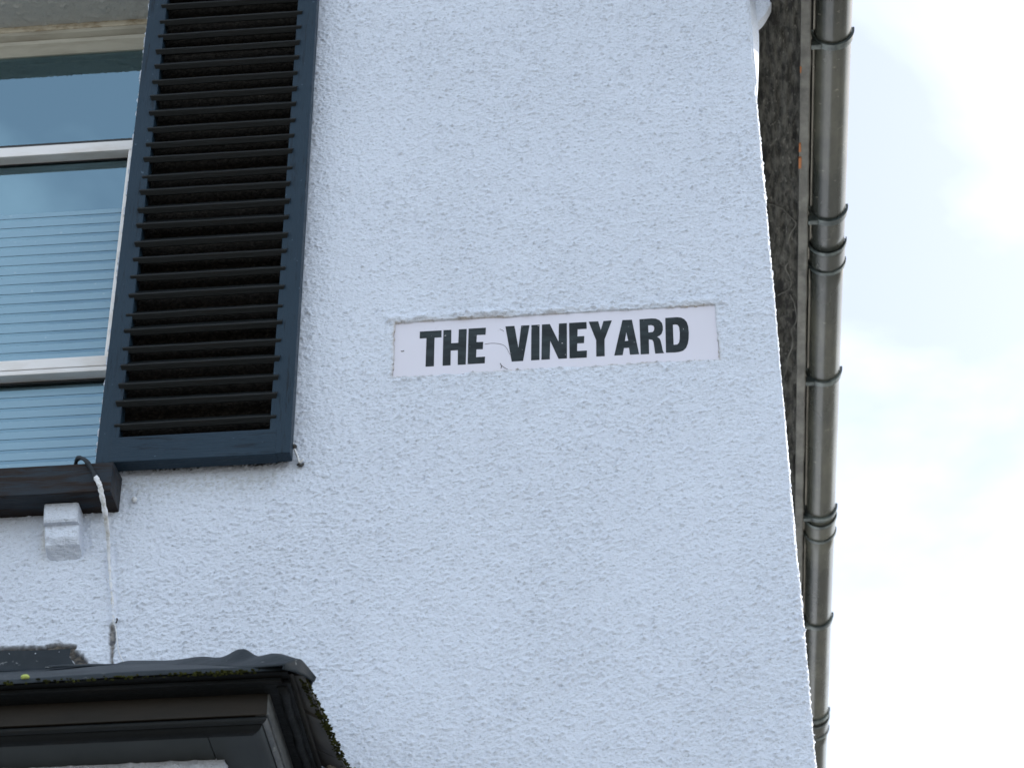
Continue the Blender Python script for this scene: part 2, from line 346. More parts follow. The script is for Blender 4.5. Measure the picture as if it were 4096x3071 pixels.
# right reveal and the head of the opening, grown from the same edge vertices
D = np.arange(0, 66)*.0029
e = V[iS:io+1, jo]
A_ = np.repeat(e[:, None, :], len(D), 1).copy(); A_[..., 1] += D[None, :]
hn = stip(noise2(A_.shape[:2], 2.3, 21), noise2(A_.shape[:2], 1.15, 22), noise2(A_.shape[:2], 3, 23))*np.clip(D/.01, 0, 1)[None, :]
A_[..., 0] -= hn
grid_mesh('window_reveal', A_, np.ones((A_.shape[0]-1, A_.shape[1]-1), bool), REVEAL, house)
e = V[io, :jo+1]
A_ = np.repeat(e[:, None, :], len(D), 1).copy(); A_[..., 1] += D[None, :]
hn = stip(noise2(A_.shape[:2], 2.3, 31), noise2(A_.shape[:2], 1.15, 32), noise2(A_.shape[:2], 3, 33))
A_[..., 2] -= hn*np.clip(D/.01, 0, 1)[None, :]
grid_mesh('window_head', A_, np.ones((A_.shape[0]-1, A_.shape[1]-1), bool), REVEAL, house)
# plain wall round the detailed part (out of the picture)
zt, zb = zs[-1], zs[0]
bm = bmesh.new()
def q4(*p): bm.faces.new([bm.verts.new(v) for v in p])
xl = xs[0]
q4((-6.1, 0, 0), (XC, 0, 0), (XC, 0, zb), (-6.1, 0, zb))
q4((-6.1, 0, zb), (-2.55, 0, zb), (-2.55, 0, zt), (-6.1, 0, zt))
q4((-2.55, 0, zb), (xl, 0, zb), (xl, 0, ZS), (-2.55, 0, ZS))
q4((-2.55, 0, ZH), (xl, 0, ZH), (xl, 0, zt), (-2.55, 0, zt))
q4((-6.1, 0, zt), (XC, 0, zt), (XC, 0, 7.12), (-2.91, 0, 9.95), (-6.1, 0, 7.12))
q4((-2.55, 0, ZS), (-2.55, .19, ZS), (-2.55, .19, ZH), (-2.55, 0, ZH))
q4((-2.55, 0, ZH), (-2.55, .19, ZH), (xl, .19, ZH), (xl, 0, ZH))
ye = by[-1]
q4((XC, 0, 0), (XC, ye, 0), (XC, ye, zb), (XC, 0, zb))
q4((XC, ye, 0), (XC, 6, 0), (XC, 6, 7.12), (XC, ye, 7.12))
q4((XC, 0, zt), (XC, ye, zt), (XC, ye, 7.12), (XC, 0, 7.12))
q4((-6.1, 0, 0), (-6.1, 6, 0), (-6.1, 6, 7.12), (-6.1, 0, 7.12))
q4((-6.1, 6, 0), (XC, 6, 0), (XC, 6, 7.12), (-2.91, 6, 9.95), (-6.1, 6, 7.12))
me = bpy.data.meshes.new('wall'); bm.to_mesh(me); bm.free(); link('wall', me, WALLC, house)
# room behind the window
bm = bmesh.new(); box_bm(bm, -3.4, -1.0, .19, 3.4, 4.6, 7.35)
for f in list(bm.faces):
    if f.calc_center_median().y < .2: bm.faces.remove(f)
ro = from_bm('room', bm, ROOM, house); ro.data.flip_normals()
# roof
prism('roof', [(.535, 6.96), (.535, 7.02), (-2.91, 10.16), (-6.35, 7.02), (-6.35, 6.96), (-2.91, 10.10)], 'Y', -.16, 6.2, SLATE, house)
# eaves along the side wall: soffit, fascia, white kneeler at the corner
nyS, nxS = 700, 34
u = np.linspace(.272, .4362, nxS); w = np.linspace(.004, 6.0, nyS)
sx = np.broadcast_to(u[None, :], (nyS, nxS)); sy = np.broadcast_to(w[:, None], (nyS, nxS))
hs = np.clip(noise2((nyS, nxS), (2.4, 1.1), 41), -.6, 2.5)*.0048 + noise2((nyS, nxS), (8, 3), 42)*.003
grid_mesh('soffit', np.stack([sx, sy, 6.850+hs], -1), ~((sx[1:, 1:] < .350) & (sy[1:, 1:] < .062)), SOFF, house)
bm = bmesh.new(); nf = 150
prof = [(.4356, 6.831), (.4622, 6.8275), (.4664, 6.832), (.4664, 7.0), (.4356, 7.0)]
rows = []
for i in range(nf+1):
    yy = -.14+6.2*i/nf; jx = random.uniform(-.0012, .0012); jz = random.uniform(-.0012, .0012)
    rows.append([bm.verts.new((p[0]+(jx if 0 < k_ < 3 else 0), yy, p[1]+(jz if k_ < 3 else 0))) for k_, p in enumerate(prof)])
for i in range(nf):
    for k_ in range(5): bm.faces.new((rows[i][k_], rows[i][(k_+1) % 5], rows[i+1][(k_+1) % 5], rows[i+1][k_]))
bm.faces.new(rows[0]); bm.faces.new(rows[-1][::-1])
from_bm('fascia_board', bm, SFASC, house)
RUST = Mat('rust', (.36, .14, .055), .9).m
for x0, x1, y0, y1 in ((.4345, .4405, .640, .672), (.4345, .4415, .705, .752), (.4350, .4385, .300, .318)):
    bm = bmesh.new(); box_bm(bm, x0, x1, y0, y1, 6.8262, 6.834, .0015)
    for v in bm.verts: v.co.x += random.uniform(-.0015, .0015); v.co.y += random.uniform(-.006, .006)
    from_bm('rust_patch', bm, RUST, house)
for pts in (
[(0.333, 0.933, 6.846), (0.361, 0.944, 6.846), (0.385, 0.962, 6.846), (0.409, 1.002, 6.846), (0.429, 1.041, 6.846), (0.413, 1.083, 6.846), (0.401, 1.139, 6.846)] ,
[(0.393, 1.17, 6.846), (0.408, 1.217, 6.846), (0.395, 1.261, 6.846), (0.404, 1.294, 6.846), (0.415, 1.341, 6.846), (0.402, 1.38, 6.846), (0.369, 1.406, 6.846)] ,
[(0.411, 1.405, 6.846), (0.426, 1.456, 6.846), (0.434, 1.545, 6.846), (0.417, 1.599, 6.846), (0.422, 1.677, 6.846), (0.406, 1.753, 6.846), (0.402, 1.811, 6.846), (0.391, 1.868, 6.846)] ,
[(0.328, 0.976, 6.846), (0.34, 1.039, 6.846), (0.333, 1.114, 6.846)] ):
    bm = bmesh.new(); tube_bm(bm, catmull(pts, 6), .0022, 6, .35); from_bm('paint_flake_edge', bm, SFASC, house, True)
# kneeler: render thickens at the corner and sweeps out under the eaves
bm = bmesh.new(); kz = np.linspace(6.49, 6.90, 60); rowsK = []
for z in kz:
    tt = min(1, max(0, (z-6.50)/.22)); ext = .021*tt**.8
    sw = max(0, z-6.780); out = ext + (.0 if sw <= 0 else .046*(sw/.078)**.7)
    j = random.uniform(-.0012, .0012)
    rowsK.append([bm.verts.new(p) for p in ((XC-.012, .004, z), (XC+.004+j, .004, z), (XC+.002+ext+j, .006+ext*1.8, z), (XC+.004+out, .010+ext*1.8, z), (XC+.004+out, .085, z), (XC-.012, .085, z))])
for a, b in zip(rowsK[:-1], rowsK[1:]):
    for k_ in range(6): bm.faces.new((a[k_], a[(k_+1) % 6], b[(k_+1) % 6], b[k_]))
bm.faces.new(rowsK[0][::-1]); bm.faces.new(rowsK[-1])
from_bm('kneeler', bm, WALLC, house)

# ------------------------------------------------------------------ window (a part of the house)
WX0, WX1 = -2.54, -1.470
hf = bmesh.new()
for pr in ([(.121, 7.008), (.125, 6.999), (.150, 6.984), (.20, 6.984), (.20, 7.008)], [(.136, 6.9835), (.139, 6.972), (.164, 6.948), (.20, 6.948), (.20, 6.9835)]):
    v0 = [hf.verts.new((WX0, *p)) for p in pr]; v1 = [hf.verts.new((WX1, *p)) for p in pr]
    hf.faces.new(v0); hf.faces.new(v1[::-1])
    for k_ in range(5): hf.faces.new((v0[k_], v1[k_], v1[(k_+1) % 5], v0[(k_+1) % 5]))
bm = bmesh.new()
box_bm(bm, -1.5460, WX1, .132, .20, 5.72, 6.51, .004)
box_bm(bm, -1.530, WX1, .134, .20, 5.2, 6.96, .004)     # right stile
box_bm(bm, WX0, WX0+.06, .132, .20, 5.2, 6.96, .004)
box_bm(bm, WX0, WX1, .134, .20, 5.2, 5.26, .004)
win = from_bm('window', bm, UPVC, house)
from_bm('head_rail', hf, HEADF, win)
box('sealant_bead', WX0, WX1, .118, .16, 7.0085, 7.034, SEAL, win, .004)
box('transom', WX0+.05, WX1, .130, .20, 6.506, 6.543, UPVC, win, .003)
box('meeting_rail', WX0+.05, WX1, .130, .20, 5.7135, 5.7475, UPVC, win, .003)
box('weather_bar', WX0+.05, WX1, .127, .20, 5.6935, 5.7085, UPVC, win, .003)
box('gasket', WX0+.05, WX1, .152, .172, 6.5435, 6.572, GASKET, win, .002)
box('gasket', WX0+.05, WX1, .164, .169, 6.503, 6.5055, GASKET, win, .0005)
box('gasket', WX0+.05, WX1, .160, .169, 5.688, 5.693, GASKET, win, .001)
box('gasket', WX0+.05, WX1, .158, .174, 5.748, 5.760, GASKET, win, .002)
box('gasket', -1.5500, -1.5465, .150, .174, 5.72, 6.54, GASKET, win, .001)
def pane(z0, z1, tilt):
    bm = bmesh.new(); n = 24
    for k_, (a, b) in enumerate([(z0, z1)]):
        V_ = [bm.verts.new(p) for p in ((WX0+.05, .170+tilt, z0), (-1.50, .170+tilt, z0), (-1.50, .170, z1), (WX0+.05, .170, z1))]
        bm.faces.new(V_)
    me = bpy.data.meshes.new('pane'); bm.to_mesh(me); bm.free(); return link('pane', me, GLASS, win)
p_top = pane(6.55, 6.955, 0); p_mid = pane(5.745, 6.51, .0); p_low = pane(5.24, 5.70, -.0)
for zt_, zb_, n in ((6.313, 5.776, 15), (5.672, 5.25, 12)):
    pz = .0352; z = zt_; i = 0
    while z > zb_:
        lo = max(zb_-.01, z-(.0235 if i or n == 12 else .016))
        box('film_strip', WX0+.06, -1.5505 if n == 15 else -1.531, .1688, .1694, lo, z, FILM, win, 0)
        z = lo-.0117; i += 1
# sill and its bracket
sl = prism('window_sill', [(-.100, 5.133), (-.102, 5.219), (-.094, 5.224), (.128, 5.262), (.128, 5.19), (.02, 5.136)], 'X', -2.62, -1.421, SILL, house, .003)
bm = bmesh.new()
prof = [(0.02, 5.132), (-.058, 5.132), (-.060, 5.082), (-.056, 5.076), (-.043, 5.074), (-.043, 5.040), (-.034, 5.022), (0.02, 4.985)]
pts = []
for i in range(len(prof)-1):
    a, b = prof[i], prof[i+1]; n = max(1, int(math.dist(a, b)/.005))
    pts += [(a[0]+(b[0]-a[0])*k_/n, a[1]+(b[1]-a[1])*k_/n) for k_ in range(n)]
pts.append(prof[-1]); nX = 20
g = noise2((len(pts), nX+1), 1.3, 51)
rows = []
for i, p in enumerate(pts):
    row = []
    for k_ in range(nX+1):
        x = -1.600+.088*k_/nX+.010*(5.13-p[1])/.13; e_ = min(k_, nX-k_)
        dx = .004 if e_ == 0 else 0
        j = g[i, k_]*.0013*(0.35 if p[1] > 5.075 else 1)
        row.append(bm.verts.new((x, p[0]-j+dx, p[1]-j*.4)))
    rows.append(row)
for a, b in zip(rows[:-1], rows[1:]):
    for k_ in range(nX): bm.faces.new((a[k_], a[k_+1], b[k_+1], b[k_]))
bm.faces.new([r_[0] for r_ in rows]); bm.faces.new([r_[-1] for r_ in rows][::-1])
from_bm('sill_bracket', bm, WALLC, house)

# ------------------------------------------------------------------ bay below (parts of the house)
BX0 = -3.6                                            # the bay runs on out of the picture to the left
bw = bmesh.new(); gx, gz = 190, 60
ux = np.linspace(-1.80, -1.04, gx); uz = np.linspace(3.98, 4.262, gz)
XX, ZZ = np.meshgrid(ux, uz); hb = stip(noise2(XX.shape, 2.3, 61), noise2(XX.shape, 1.15, 62), noise2(XX.shape, 3, 63))*1.5
bw.free()
grid_mesh('bay_wall', np.stack([XX, -.288-hb, ZZ], -1), np.ones((gz-1, gx-1), bool), WALLC, house)
uy = np.linspace(-.288, 0, 72); YY, ZZ = np.meshgrid(uy, uz); hb = stip(noise2(YY.shape, 2.3, 64), noise2(YY.shape, 1.15, 65), noise2(YY.shape, 3, 66))*1.5
grid_mesh('bay_wall', np.stack([-1.04+hb*np.clip((YY+.288)/.01, 0, 1), YY, ZZ], -1), np.ones((gz-1, 71), bool), WALLC, house)
box('bay_wall', BX0+.1, -1.045, -.284, -.004, .14, 3.982, WALLC, house, .006)
box('bay_wall', BX0+.1, -1.80, -.284, -.004, 3.983, 4.262, WALLC, house, .004)
# roof of the bay: lead front slope, hipped right end in slate
rp = math.atan2(.32, .5)
bm = bmesh.new(); nu, nv = 90, 14; rows = []
g = noise2((nv+1, nu+1), (2, 6), 71)
for i in range(nv+1):
    t_ = i/nv; y = -.502+.49*t_; zc_ = 4.362+.318*t_/.98*.98
    xr = -.845-.49*t_; row = []
    for k_ in range(nu+1):
        x = BX0+(xr-BX0)*k_/nu
        row.append(bm.verts.new((x, y, zc_+g[i, k_]*.0014+.002*math.sin(x*9))))
    rows.append(row)
for a, b in zip(rows[:-1], rows[1:]):
    for k_ in range(nu): bm.faces.new((a[k_], a[k_+1], b[k_+1], b[k_]))
low = [bm.verts.new((v.co.x, v.co.y, v.co.z-.010)) for v in rows[0]]
for k_ in range(nu): bm.faces.new((low[k_], low[k_+1], rows[0][k_+1], rows[0][k_]))
broof = from_bm('bay_roof', bm, LEAD, house, True)
# slate edge course under the lead on the front, and slates on the right slope
box('slate_edge', BX0, -.87, -.497, -.40, 4.3475, 4.3535, BAYB, broof, .001)
for y0, y1, dx, dz in ((-.485, -.29, .0, 0), (-.288, -.10, -.012, .002), (-.098, -.006, -.004, -.001)):
    bm = bmesh.new(); L_ = .20
    for s_, zz in ((0, .0), (1, -.0075)):
        pass
    e0, e1 = -.838+.09*(y0+.5), -.838+.09*(y1+.5)
    a = [(e0+dx, y0, 4.352+dz), (e1+dx, y1, 4.354+dz), (-.838+dx-L_, y1, 4.354+dz+L_*.64), (-.838+dx-L_, max(y0, -.485+L_), 4.352+dz+L_*.64)]
    tv = [bm.verts.new(p) for p in a]; bv = [bm.verts.new((p[0], p[1], p[2]-.009)) for p in a]
    bm.faces.new(tv); bm.faces.new(bv[::-1])
    for k_ in range(4): bm.faces.new((tv[k_], bv[k_], bv[(k_+1) % 4], tv[(k_+1) % 4]))
    from_bm('slate', bm, SLATE, broof)
bm = bmesh.new(); q4((-.86, -.48, 4.352), (-.86, -.004, 4.352), (-1.33, -.004, 4.66)); from_bm('roof_slope', bm, SLATE, broof)
# lumpy lead capping dressed over the hip
bm = bmesh.new(); nh, ns = 70, 16; rows = []
for i in range(nh+1):
    t_ = i/nh                                          # 0 at the eaves corner, 1 at the wall
    c_ = Vector((-.842-.495*t_, -.502+.495*t_, 4.364+.316*t_))
    lump = .030*math.exp(-((t_-.33)/.075)**2) + .017*math.exp(-((t_-.13)/.09)**2) + .010*math.exp(-((t_-.55)/.12)**2)+.004
    wid = (.045+.035*min(1, t_/.12))+.012*math.sin(t_*14)*min(1, t_/.2); row = []
    for k_ in range(ns+1):
        s_ = -1+2*k_/ns
        across = Vector((.7071, .7071, 0))*s_*wid*(1 if s_ > 0 else .9)
        drop = -abs(s_)**1.5*wid*.50
        hgt = lump*math.exp(-(s_/.45)**2)
        row.append(bm.verts.new(c_+across+Vector((0, 0, drop+hgt+.006))))
    rows.append(row)
for a, b in zip(rows[:-1], rows[1:]):
    for k_ in range(ns): bm.faces.new((a[k_], a[k_+1], b[k_+1], b[k_]))
# the turned-down end of the capping at the corner
prev = rows[0]
for st in range(1, 6):
    cur = []
    for k_, v in enumerate(rows[0]):
        s_ = -1+2*k_/ns
        cur.append(bm.verts.new(v.co + Vector((-.002, .002, 0))*st*.5*abs(s_) + Vector((0, 0, -.0075*st*(1-.75*abs(s_))))))
    for k_ in range(ns): bm.faces.new((prev[k_], cur[k_], cur[k_+1], prev[k_+1]))
    prev = cur
cap = from_bm('hip_capping', bm, LEAD, broof, True)
md = cap.modifiers.new('thickness', 'SOLIDIFY'); md.thickness = .003; md.offset = -1
# lead upstand against the wall and its lapped end
bm = bmesh.new(); nu = 60; rows = []
for zz, yy in ((4.664, -.030), (4.676, -.012), (4.688, -.006), (4.712, -.004), (4.738, -.001)):
    row = []
    for k_ in range(nu+1):
        xe_ = -1.503 if zz > 4.70 else (-1.488 if zz > 4.685 else -1.455)
        x = -2.6+(xe_+2.6)*k_/nu
        row.append(bm.verts.new((x, yy-.0025+.0018*math.sin(x*31+zz*90), zz+.0015*math.sin(x*17))))
    rows.append(row)
for a, b in zip(rows[:-1], rows[1:]):
    for k_ in range(nu): bm.faces.new((a[k_], a[k_+1], b[k_+1], b[k_]))
from_bm('flashing', bm, LEAD, broof, True)
bm = bmesh.new()
pts = [(-1.53, -.062, 4.656), (-1.49, -.050, 4.664), (-1.465, -.034, 4.672), (-1.44, -.014, 4.684), (-1.40, -.008, 4.685), (-1.30, -.008, 4.683), (-1.2, -.010, 4.680)]
cp = catmull(pts, 8); rows = []
for p in cp: rows.append([bm.verts.new(p), bm.verts.new(p+Vector((0, -.014, -.0085))), bm.verts.new(p+Vector((.002, -.05, -.034)))])
for a, b in zip(rows[:-1], rows[1:]):
    for k_ in range(2): bm.faces.new((a[k_], a[k_+1], b[k_+1], b[k_]))
lp = from_bm('flashing', bm, LEAD, broof, True); md = lp.modifiers.new('thickness', 'SOLIDIFY'); md.thickness = .003
# moss along the eaves, cornice boards below
def moss(name, pts, parent):
    bm = bmesh.new()
    for (x, y, z, r) in pts:
        mt = Matrix.Translation((x, y, z)) @ Matrix.Diagonal((r*random.uniform(.8, 1.6), r*random.uniform(.7, 1.2), r*random.uniform(.45, .9), 1))
        ret = bmesh.ops.create_icosphere(bm, subdivisions=1, radius=1, matrix=mt)
        for v in ret['verts']: v.co += Vector((random.uniform(-1, 1), random.uniform(-1, 1), random.uniform(-1, 1)))*r*.22
    o = from_bm(name, bm, MOSS, parent); tag(o, kind='stuff'); return o
pts = []
for i in range(900):
    x = random.uniform(-1.95, -.93); dens = .35+.65*math.exp(-((x+1.03)/.10)**2)+.25*math.sin(x*23)
    if random.random() < dens*.55: pts.append((x, -.504+random.uniform(-.003, .004), 4.3505+random.uniform(-.0045, .0040), random.uniform(.002, .0042)))
for i in range(800):
    y = random.uniform(-.46, -.02); pts.append((-.840+.09*(y+.5)+random.uniform(-.012, .004), y, 4.354+random.uniform(-.009, .004), random.uniform(.0012, .0036)*(1.25 if y < -.3 else 1)))
moss('moss', pts, broof)
bm = bmesh.new(); bmesh.ops.create_icosphere(bm, subdivisions=3, radius=1, matrix=Matrix.Translation((-1.452, -.500, 4.365)) @ Matrix.Diagonal((.010, .008, .006, 1)))
for v in bm.verts: v.co += Vector((random.uniform(-1, 1), random.uniform(-1, 1), random.uniform(-1, 1)))*.0008
from_bm('lichen_tuft', bm, LICHEN, broof, True)
box('fascia', BX0, -.9235, -.430, -.40, 4.284, 4.350, FASCIA, broof, .002)
box('fascia', -.9495, -.9195, -.428, -.004, 4.2835, 4.349, WORN, broof, .002)
# bead moulding mitred round the corner
def mould(prof, name, mat_f, mat_s):
    bm = bmesh.new(); a = [bm.verts.new((BX0, -.425+o, z)) for o, z in prof]; b = [bm.verts.new((-.925-o, -.425+o, z)) for o, z in prof]
    for k_ in range(len(prof)-1): bm.faces.new((a[k_], b[k_], b[k_+1], a[k_+1]))
    from_bm(name, bm, mat_f, broof, True)
    bm = bmesh.new(); b = [bm.verts.new((-.925-o, -.425+o, z)) for o, z in prof]; c2 = [bm.verts.new((-.925-o, -.004, z)) for o, z in prof]
    for k_ in range(len(prof)-1): bm.faces.new((b[k_], c2[k_], c2[k_+1], b[k_+1]))
    from_bm(name, bm, mat_s, broof, True)
mould([(.004, 4.2835), (.0, 4.2815), (-.003, 4.277), (-.001, 4.272), (.005, 4.269), (.008, 4.268)], 'bead_moulding', SLAT, WORN)
mould([(.010, 4.270), (.012, 4.262), (.018, 4.257), (.026, 4.255), (.034, 4.2545)], 'cove_moulding', BAYB, BSOFF)
box('bay_soffit', BX0, -1.06, -.394, -.270, 4.2565, 4.268, BSOFF, broof, .001)
box('bay_soffit', -1.058, -.958, -.394, -.004, 4.2560, 4.268, BSOFF, broof, .001)
box('eaves_board', BX0, -.885, -.480, -.405, 4.336, 4.346, BAYB, broof, .001)  # board coloured black to make the shadow band above the fascia
box('eaves_board', -.93, -.868, -.470, -.004, 4.335, 4.345, BAYB, broof, .002)
bm = bmesh.new(); tube_bm(bm, [Vector((-.888+.002*math.sin(i*1.3), -.46+.455*i/14, 4.333+.0015*math.sin(i*2.1))) for i in range(15)], .011, 10, .03); from_bm('eaves_bead', bm, BAYB, broof, True)
# rubble of plaster where the eaves meet the wall
pts = []
bm = bmesh.new()
for i in range(60):
    r_ = random.uniform(.003, .009); mt = Matrix.Translation((-.835+random.uniform(-.02, .05), -.012+random.uniform(-.02, .01), 4.345+random.uniform(-.03, .02))) @ Matrix.Diagonal((r_, r_, r_*.7, 1))
    ret = bmesh.ops.create_icosphere(bm, subdivisions=1, radius=1, matrix=mt)
    for v in ret['verts']: v.co += Vector((random.uniform(-1, 1), random.uniform(-1, 1), random.uniform(-1, 1)))*r_*.3
tag(from_bm('mortar_crumbs', bm, GRIME, broof), kind='stuff')

# ------------------------------------------------------------------ shutter
SX0, SX1, SY0, SY1, SZ0, SZ1 = -1.480, -.9775, -.060, -.020, 5.249, 7.06
sh = empty('louvred_shutter', (-1.229, -.04, SZ0)); tag(sh, 'dark slate blue louvred wooden shutter beside the window', 'shutter')
box('stile', SX0, SX0+.0545, SY0, SY1, SZ0, SZ1, STILE, sh, .0025)
box('stile', SX1-.0565, SX1, SY0, SY1, SZ0+.001, SZ1, STILE, sh, .0025)
box('rail', SX0+.036, SX1-.038, SY0-.0012, SY1+.001, SZ0-.001, 5.3265, RAIL, sh, .002)
box('rail', SX0+.036, SX1-.038, SY0-.0012, SY1+.001, 6.975, SZ1, RAIL, sh, .002)
ta = R(45); w_, t_ = .046, .0190
def slat_mesh(seed):
    g = random.Random(seed)
    a = Vector((0, -math.cos(ta), -math.sin(ta))); n = Vector((0, -math.sin(ta), math.cos(ta)))
    prof = [(-w_, t_/2), (-.004, t_/2)]
    for k_ in range(1, 6): an = k_/6*math.pi/2; prof.append((-.004+.004*math.sin(an), t_/2-.004+.004*math.cos(an)))
    prof += [(0, t_/2-.004), (0, -t_/2+.002), (-.002, -t_/2), (-w_, -t_/2)]
    bm = bmesh.new(); nseg = 10; rows = []
    x0, x1 = SX0+.0385+g.uniform(-.0015, .0015), SX1-.0415+g.uniform(-.0015, .0015)
    for i in range(nseg+1):
        x = x0+(x1-x0)*i/nseg; jz = g.uniform(-.0004, .0004)
        rows.append([bm.verts.new(a*p[0]+n*(p[1]+jz)+Vector((x - (.004 if i == nseg and p[1] < 0 else 0) + (.004 if i == 0 and p[1] < 0 else 0), 0, 0))) for p in prof])
    m_ = len(prof)
    for r1, r2 in zip(rows[:-1], rows[1:]):
        for k_ in range(m_): bm.faces.new((r1[k_], r1[(k_+1) % m_], r2[(k_+1) % m_], r2[k_]))
    bm.faces.new(rows[0][::-1]); bm.faces.new(rows[-1])
    bmesh.ops.recalc_face_normals(bm, faces=bm.faces)
    me = bpy.data.meshes.new('slat'); bm.to_mesh(me); bm.free(); me.materials.append(SLAT)
    return me
SM = [slat_mesh(k_) for k_ in range(7)]
for i in range(27):
    o = bpy.data.objects.new('slat', SM[(i*3) % 7]); C.objects.link(o); o.parent = sh
    zt_ = 5.3725+.0608*i+random.uniform(-.0019, .0019)
    o.location = Vector((0, -.0615+random.uniform(-.0008, .0008), zt_-.009)) - sh.location
    o.rotation_euler = (random.uniform(-.06, .06), random.uniform(-.0028, .0028), random.uniform(-.002, .002))
# catch that holds the shutter back
ct = empty('shutter_catch', (-.978, -.004, 5.30)); tag(ct, 'small painted iron catch at the lower right corner of the shutter', 'catch')
bm = bmesh.new(); tube_bm(bm, catmull([(-.982, .004, 5.318), (-.980, -.016, 5.312), (-.978, -.020, 5.300), (-.974, -.018, 5.288), (-.966, -.014, 5.268), (-.961, -.012, 5.252), (-.955, -.010, 5.258), (-.953, -.006, 5.264)], 5), .0030, 8, .15); from_bm('stay', bm, CWHT, ct, True)
bm = bmesh.new(); bmesh.ops.create_uvsphere(bm, u_segments=14, v_segments=8, radius=1, matrix=Matrix.Translation((-.9775, -.021, 5.296)) @ Matrix.Diagonal((.010, .009, .0065, 1))); from_bm('knob', bm, IRON, ct, True)
bm = bmesh.new(); tube_bm(bm, catmull([(-.966, -.006, 5.250), (-.958, -.008, 5.244), (-.952, -.004, 5.252)], 4), .0035, 7, .2); from_bm('pivot', bm, IRON, ct, True)

# ------------------------------------------------------------------ name plate
sg = empty('street_sign', (-.30, .004, sz0)); tag(sg, 'long pale lilac enamel street name plate reading THE VINEYARD, let into the white wall', 'sign')
bm = bmesh.new(); box_bm(bm, sx0-.002, sx1+.002, .0040, .0075, sz0-.002, sz1+.001, .0012); from_bm('plate', bm, PLATE, sg)
box('plate_edge', sx0-.006, sx1+.006, .0078, .0105, sz0-.006, sz1+.005, PEDGE, sg, .001)
LET = [
 [[(-660,167),(-602,167),(-602,144),(-620.5,144),(-621,49),(-643,49),(-642,144),(-660,144)]],
 [[(-597,167),(-576,167),(-576,122),(-557,122),(-556,167),(-535,167),(-537,49),(-558,49),(-558,98),(-577,98),(-577,49),(-598,49)]],
 [[(-530,167.5),(-484,167.5),(-485,144.5),(-508,145),(-509,121),(-491,120.5),(-492,96.5),(-509,97),(-510,71),(-486,71),(-487,49.5),(-532,49.5)]],
 [[(-432,168),(-408,168),(-398,94),(-390,168),(-368,167.5),(-386,50),(-416,50)]],
 [[(-363,167.5),(-341.5,167.5),(-343,50.5),(-365,50.5)]],
 [[(-335,167.5),(-314,167.5),(-292,107),(-290,167.5),(-269,167.5),(-271,50.5),(-293,50.5),(-314,112),(-316,50.5),(-338,50.5)]],
 [[(-263,167.5),(-217,167.5),(-217,145),(-241,145),(-242,121),(-224,121),(-225,98),(-243,98),(-244,72.5),(-218,72.5),(-219,49.5),(-264,50)]],
 [[(-211,168),(-186,167.5),(-180,138),(-172,167.5),(-150,168),(-171,106),(-172,51),(-194,51),(-193,105)]],
 [[(-122,167),(-97,166.5),(-82,51),(-106,51),(-107.5,74),(-121,74),(-125,51),(-147,51)], [(-113,126),(-109,97),(-118,96.5)]],
 [[(-77,166.5),(-46,167),(-34,165.5),(-25,160),(-18.5,150),(-16.5,138),(-17,126),(-21,114),(-27,108),(-33,105),(-27,99),(-24,90),(-22,75),(-20,58),(-17,50),(-40,50),(-42,75),(-43,89),(-46,96),(-55,98.5),(-56,50),(-78,50)], [(-55,145),(-46,145),(-41,142),(-39,136),(-40,127),(-44,121.5),(-55,120.5)]],
 [[(-9,166),(22,166.5),(33,164),(41,158),(47,148),(50,133),(50.5,112),(49,92),(46,76),(41,63),(33,54.5),(22,51),(12,50),(-12,51)], [(10,142.5),(18,142.5),(23,140),(26,133),(27,115),(26,95),(23.5,81),(19,76),(9,75)]],
]
for k_, loops in enumerate(LET):
    L3 = [[Vector((x/1000, 0, 5.5+z/1000)) for x, z in lp_] for lp_ in loops]
    flat = [v for lp_ in L3 for v in lp_]
    tri = tessellate_polygon([[Vector((v.x, v.z, 0)) for v in lp_] for lp_ in L3])
    bm = bmesh.new(); fv = [bm.verts.new((v.x, .0034, v.z)) for v in flat]; bv = [bm.verts.new((v.x, .0042, v.z)) for v in flat]
    for t3 in tri:
        try: bm.faces.new([fv[i] for i in t3])
        except ValueError: pass
    o_ = 0
    for lp_ in L3:
        n_ = len(lp_)
        for i in range(n_): bm.faces.new((fv[o_+i], bv[o_+i], bv[o_+(i+1) % n_], fv[o_+(i+1) % n_]))
        o_ += n_
    from_bm('letter', bm, INK, sg)
def hair(name, pts, r, mat, parent):
    bm = bmesh.new(); tube_bm(bm, catmull(pts, 5), r, 5); return from_bm(name, bm, mat, parent)
hair('scratch', [(-.487, .0036, 5.613), (-.462, .0036, 5.614), (-.435, .0036, 5.604), (-.420, .0036, 5.573)], .0005, SCR, sg)
hair('scratch', [(-.446, .0036, 5.546), (-.443, .0036, 5.538), (-.444, .0036, 5.530)], .0011, SCR, sg)
hair('scratch', [(-.444, .0036, 5.540), (-.436, .0036, 5.532), (-.427, .0036, 5.525)], .0007, SCR, sg)
hair('scratch', [(-.447, .0036, 5.660), (-.440, .0036, 5.656), (-.436, .0036, 5.651)], .0005, SCR, sg)
hair('scratch', [(-.709, .0036, 5.605), (-.705, .0036, 5.604), (-.701, .0036, 5.606)], .0013, SCR, sg)

